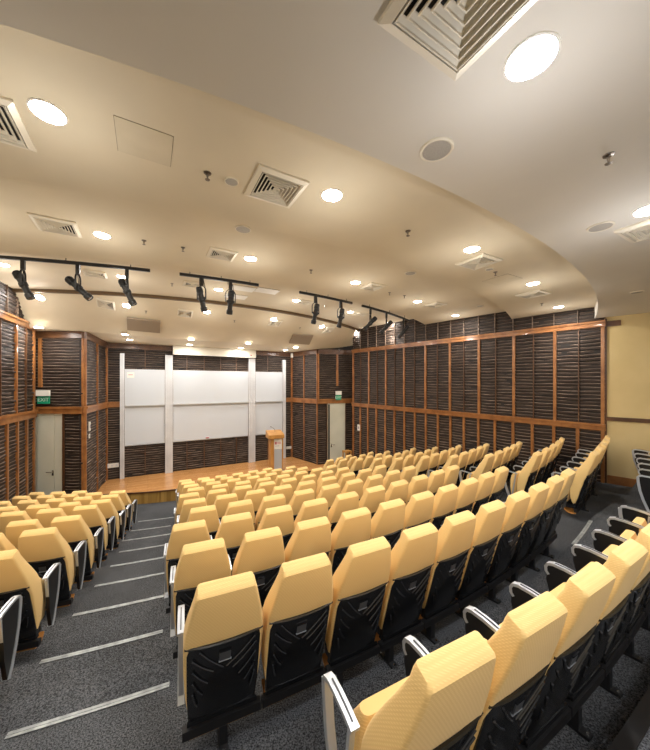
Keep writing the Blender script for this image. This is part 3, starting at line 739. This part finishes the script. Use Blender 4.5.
# ------------------------------------------------------------------ lectern
p = on_plane(276, 470.3, -3.936); p = V(p.x, p.y, ST)
root = thing('lectern', 'wooden lectern with silver front panel standing on the stage', 'lectern', p, WALL_ANGLE - .12)
mb = MB(); mb.box(-.28, -.14, -.22, .30, .10, 1.47, M['lectern']); mb.box(.22, .28, -.22, .30, .10, 1.47, M['lectern']); put('side_panel', mb.mesh('side_panel'), root)
mb = MB(); mb.box(-.138, .218, -.20, -.17, .02, .98, M['lectern_panel']); put('front_panel', mb.mesh('front_panel'), root)
mb = MB(); mb.box(-.138, .218, -.215, -.185, 1.0, 1.46, M['offwhite'])
sg = put('sign_panel', mb.mesh('sign_panel'), root)
em = MB(); em.box(-.10, -.02, -.220, -.2155, 1.22, 1.34, M['red_print']); em.box(0.0, .17, -.220, -.2155, 1.29, 1.33, M['pink_print']); em.box(0.0, .17, -.220, -.2155, 1.23, 1.265, M['pink_print']); em.box(-.10, .10, -.220, -.2155, 1.14, 1.16, M['grey_print'])
put('emblem', em.mesh('emblem'), sg)
mb = MB(); x0, x1 = -.40, .30
pr = [(-.34, 1.50), (-.34, 1.66), (.34, 1.80), (.34, 1.48)]
mb.loft([[Vector((x, y, z)) for y, z in pr] for x in (x0, x1)], M['lectern']); put('reading_top', mb.mesh('reading_top'), root)
mb = MB(); mb.box(-.42, .30, -.28, .34, 0, .018, M['trim_dark']); put('base', mb.mesh('base'), root)
mic = put('microphone', (lambda m: (m.tube([Vector((-.02, .1, 1.74)), Vector((-.06, .06, 1.88)), Vector((-.20, .02, 1.98))], .008, M['black_metal'], 6), m.tube([Vector((-.20, .02, 1.98)), Vector((-.25, 0, 2.01))], .014, M['black_metal'], 8), m)[2])(MB()).mesh('microphone', 40), root)
# wooden stand near the right door
root = thing('wooden_stand', 'small wooden stand beside the right door, behind the front seats', 'stand', (1.02, 14.40, 0), WALL_ANGLE)
mb = MB(); mb.box(-.17, .17, -.15, .15, 1.22, 1.29, M['lectern']); put('top', mb.mesh('top'), root)
for sx in (-.14, .14):
    for sy in (-.12, .12): mb = MB(); mb.box(sx-.025, sx+.025, sy-.025, sy+.025, 0, 1.219, M['lectern']); put('leg', mb.mesh('leg'), root)

# ------------------------------------------------------------------ auditorium seat (built once, copied per place)
def rring(w, y0, y1, z0, z1, c=.028):
    """rounded ring seen from above: rear edge at y0 (height z0), front edge at y1 (height z1)"""
    c = min(c, (y1 - y0)*.45, w*.4); pts = []
    for cx, cy, s in ((w - c, y0 + c, -PI/2), (w - c, y1 - c, 0), (-w + c, y1 - c, PI/2), (-w + c, y0 + c, PI)):
        for i in range(4):
            t = s + PI/2*i/3; pts.append((cx + c*cos(t), cy + c*sin(t)))
    return [Vector((x, y, z0 + (z1 - z0)*(y - y0)/(y1 - y0))) for x, y in pts]
YS = lambda z: .03 + (.865 - z)*.265           # rear line of the shell
cb = MB()
prof = [(.275, .222, .200, .224), (.33, .236, .190, .262), (.42, .246, .166, .284), (.5, .252, .146, .292), (.65, .258, .106, .285), (.78, .259, .070, .255), (.875, .257, .028, .218), (.95, .250, .004, .182), (1.05, .232, -.030, .125), (1.14, .212, -.058, .072)]
loops = [rring(w, a, b, z, z, .022) for z, w, a, b in prof]
loops.append(rring(.192, -.084, .022, 1.232, 1.232, .02)); loops.append(rring(.184, -.088, .012, 1.252, 1.275, .02))
loops.append(rring(.174, -.076, .002, 1.268, 1.300, .016)); loops.append(rring(.150, -.050, -.012, 1.280, 1.302, .01))
cb.loft(loops, M['fabric']); BACK = cb.mesh('back_cushion', 40)
sh = MB()
zs = [.215, .26, .45, .65, .80, .865]
outer = []
for z in zs:
    w = .230 if z < .3 else .238
    y = YS(z); outer.append([Vector((-w, y + .05, z)), Vector((-w, y + .012, z)), Vector((-w + .02, y - .004, z)), Vector((-.1, y - .010, z)), Vector((.1, y - .010, z)), Vector((w - .02, y - .004, z)), Vector((w, y + .012, z)), Vector((w, y + .05, z)), Vector((0, y + .06, z))])
sh.loft(outer, M['shell'])
# curved lip along the top edge
lipp = []
for i in range(13):
    x = -.25 + .5*i/12; lipp.append(Vector((x, YS(.865) - .010 + .018*(abs(x)/.25)**3, .862 + .016*(x/.25)**2)))
sh.tube(lipp, .011, M['shell'], 6)
def rib(x0, z0, x1, z1, r=.0062):
    pts = []
    for i in range(6):
        t = i/5; x = x0 + (x1-x0)*t; z = z0 + (z1-z0)*t + .012*sin(PI*t)*(-1); pts.append(Vector((x, YS(z) - .014, z)))
    sh.tube(pts, r, M['rib'], 6)
rib(-.16, .835, -.012, .655); rib(.195, .835, .012, .655)
for i in range(4):
    o = i*.075
    rib(-.203, .78 - o*1.25, -.075 - o*.45, .645 - o*1.15); rib(.205, .785 - o*1.15, .055 + o*.55, .625 - o*1.0)
sh.sweep_box([Vector((-.236, YS(.245) - .012, .245)), Vector((.236, YS(.245) - .012, .245))], .03, .012, M['shell'], Vector((0, 0, 1)))
SHELL = sh.mesh('back_shell', 40)
pl = MB(); z0, z1 = .715, .785
for (a, b, c_, d_, mt, th) in ((-.036, .036, z0, z1, 'plate', .016), (-.040, .040, z1, z1 + .008, 'shell', .020), (-.040, .040, z0 - .008, z0, 'silver', .018)):
    vs = []
    for z in (c_, d_):
        for y in (YS(z) - th, YS(z) - .005):
            for x in (a, b): vs.append(Vector((x, y, z)))
    pl.add(vs, [(0, 2, 3, 1), (4, 5, 7, 6), (0, 1, 5, 4), (2, 6, 7, 3), (0, 4, 6, 2), (1, 3, 7, 5)], M[mt])
PLATE = pl.mesh('number_plate')
sc = MB()                                       # tipped-up seat pad
sl = []
for z, ya, yb, w in ((.30, .340, .385, .195), (.34, .318, .425, .214), (.5, .306, .44, .222), (.66, .302, .43, .222), (.74, .303, .415, .214), (.785, .315, .39, .19)):
    sl.append(rring(w, ya, yb, z, z, .035))
sc.loft(sl, M['fabric']); SEAT = sc.mesh('seat_cushion', 45)
sp = MB(); sp.loft([[Vector((-.22, y, z)), Vector((.22, y, z)), Vector((.22, y + .004, z + .022)), Vector((-.22, y + .004, z + .022))] for y, z in ((.205, .112), (.26, .098), (.32, .105), (.355, .125), (.375, .15))], M['seat_pan']); PAN = sp.mesh('seat_pan', 50)
hg = MB(); hg.box(-.20, .20, .238, .36, .20, .272, M['black']); HINGE = hg.mesh('seat_hinge')
bm_ = MB(); bm_.box(-.265, .265, .168, .222, .152, .214, M['black_metal']); BEAM = bm_.mesh('support_beam')
lg = MB(); lg.box(-.028, .028, .165, .222, .02, .151, M['black_metal']); lg.box(-.032, .032, .105, .40, .001, .022, M['black_metal']); lg.lathe([(.012, .022), (.010, .030)], M['chrome'], Vector((0, .37, 0)), 8); lg.lathe([(.012, .022), (.010, .030)], M['chrome'], Vector((0, .125, 0)), 8)
LEG = lg.mesh('leg')
X = Vector((1, 0, 0))
arm_top = [Vector((0, y, z)) for y, z in ((.268, .815), (.32, .830), (.42, .844), (.50, .846), (.538, .834), (.552, .808))]
fr_ = [Vector((0, y, z)) for y, z in ((.550, .816), (.546, .75), (.525, .60), (.485, .45), (.43, .30), (.385, .215))]
ar = MB(); ar.sweep_box(arm_top, .046, .022, M['silver'], X); ar.sweep_box(fr_, .046, .036, M['silver'], X)
ar.sweep_box([Vector((0, y, z)) for y, z in ((.300, .79), (.325, .62), (.35, .46), (.375, .30))], .030, .022, M['silver'], X)
ARM_END = ar.mesh('armrest', 40)
ar = MB(); ar.sweep_box(arm_top + [Vector((0, .548, .772)), Vector((0, .530, .750))], .046, .022, M['silver'], X); ARM_MID = ar.mesh('armrest', 40)
def arm_panel(w, front):
    m = MB(); m.loft([[Vector((x, y, z)) for y, z in ((.305, .808), (.36, .826), (front, .836), (front + .008, .70), (.50, .52), (.42, .235), (.37, .225), (.330, .42))] for x in (-w, w)], M['black']); return m.mesh('arm_panel')
APANEL_END, APANEL_MID = arm_panel(.0165, .530), arm_panel(.0215, .540)
pad = MB(); pad.sweep_box([Vector((0, y, z)) for y, z in ((.29, .8345), (.36, .850), (.42, .8570), (.49, .8595))], .007, .006, M['plate'], X); PAD = pad.mesh('arm_inlay')

def add_arm(root, x, panel=True, end=False):
    a = put('armrest', ARM_END if end else ARM_MID, root, (x, 0, 0)); put('arm_inlay', PAD, a)
    if panel: put('arm_panel', APANEL_END if end else APANEL_MID, a)
def make_seat(label, group, leg=True, legx=-.155, left_panel=True, right_arm=False, right_panel=True, parts=True, left_end=False, left_arm=True):
    root = thing('auditorium_seat', label, 'seat', group=group)
    put('back_cushion', BACK, root); sh_ = put('back_shell', SHELL, root)
    if parts: put('number_plate', PLATE, sh_)
    put('seat_cushion', SEAT, root); put('seat_pan', PAN, root); put('seat_hinge', HINGE, root); put('support_beam', BEAM, root)
    if left_arm: add_arm(root, -.275, left_panel, left_end)
    if right_arm: add_arm(root, .275, right_panel, True)
    if leg: put('leg', LEG, root, (legx, 0, 0))
    return root
def seat_at(k, a, label, group, rot_off=0.0, off=0.0, **kw):
    o = make_seat(label, group, **kw); o.location = polar(ROW_R(k) + off, a, row_z(k)); o.rotation_euler = (0, 0, a + rot_off); return o
ROWN = {0: 'nearest row', 1: 'second row from viewer', 2: 'third row from viewer', 3: 'fourth row from viewer', 4: 'fifth row from viewer', 5: 'sixth row from viewer', 6: 'fifth row from stage', 7: 'fourth row from stage', 8: 'third row from stage', 9: 'second row from stage', 10: 'front row at stage'}
W = .55
START = {0: .4551, 1: .4205, 2: .4157, 3: .4091, 4: .4201, 5: .4139, 6: .408, 7: .4181, 8: .4112, 9: .4044, 10: .396}
COUNT = {0: 8, 1: 10, 2: 10, 3: 10, 4: 9, 5: 9, 6: 8, 7: 8, 8: 7, 9: 7, 10: 6}
for k in range(0, 11):
    n = COUNT[k]
    for i in range(n):
        seat_at(k, START[k] + i*W/ROW_R(k), 'yellow seat with black back, centre block, %s, %s from left' % (ROWN[k], ORD[i]), 'centre block seats',
                leg=(i != 1), legx=0.0 if i == 0 else -.155, left_panel=(i > 0), left_end=(i == 0), right_arm=(i == n-1), right_panel=(k == 0))
# left block: seats counted from the aisle; the last column towards the wall leaves the picture
LSTART = {2: (.316, .0), 3: (.311, .05), 4: (.305, .03), 5: (.300, .09), 6: (.291, .05), 7: (.286, .14), 8: (.275, .17), 9: (.264, .22), 10: (.151, .31)}
LCOUNT = {2: 2, 3: 2, 4: 3, 5: 3, 6: 4, 7: 4, 8: 5, 9: 5, 10: 3}
for k, (a0, off) in LSTART.items():
    for i in range(LCOUNT[k]):
        seat_at(k, a0 - i*W/ROW_R(k), 'yellow seat with black back, left block, %s, %s from aisle' % (ROWN[k], ORD[i]), 'left block seats', off=off, leg=(i % 2 == 0), right_arm=(i == 0))
RSTART = {0: (.760, .0275, 5), 1: (.766, .0325, 5), 2: (.779, .034, 5), 3: (.779, .0315, 5), 4: (.788, .0325, 5), 5: (.798, .0340, 5), 6: (.800, .0375, 5), 7: (.816, .0390, 5), 8: (.832, .0418, 4), 9: (.847, .0448, 4), 10: (.868, .0485, 3)}
for k, (a0, st, n) in RSTART.items():
    for i in range(n):
        a = a0 + i*st
        seat_at(k, a, 'yellow seat with black back, right block, %s, %s from aisle' % (ROWN[k], ORD[i]), 'right block seats', rot_off=-.08 if k else -.03, off=bend(k, a) if k else 0.0, leg=(i % 2 == 1), left_end=(i == 0), left_panel=(i > 0 or k == 0), right_arm=(i == n-1))

# ------------------------------------------------------------------ camera, world, view
cam_d = D.cameras.new('camera'); co = D.objects.new('camera', cam_d); COL.objects.link(co); S.camera = co
co.location = (0, 0, EYE); co.rotation_euler = (PI/2, 0, 0)
cam_d.sensor_fit = 'VERTICAL'; cam_d.sensor_height = 36; cam_d.lens = 36*F/750
cam_d.shift_y = (CY - 375)/750; cam_d.clip_start = .02
w = D.worlds.new('world'); S.world = w; w.use_nodes = True
w.node_tree.nodes['Background'].inputs[0].default_value = (.5, .45, .4, 1); w.node_tree.nodes['Background'].inputs[1].default_value = .05
S.view_settings.view_transform = 'Standard'; S.view_settings.look = 'None'; S.view_settings.gamma = 1
S.view_settings.exposure = 0.12; S.view_settings.use_curve_mapping = False
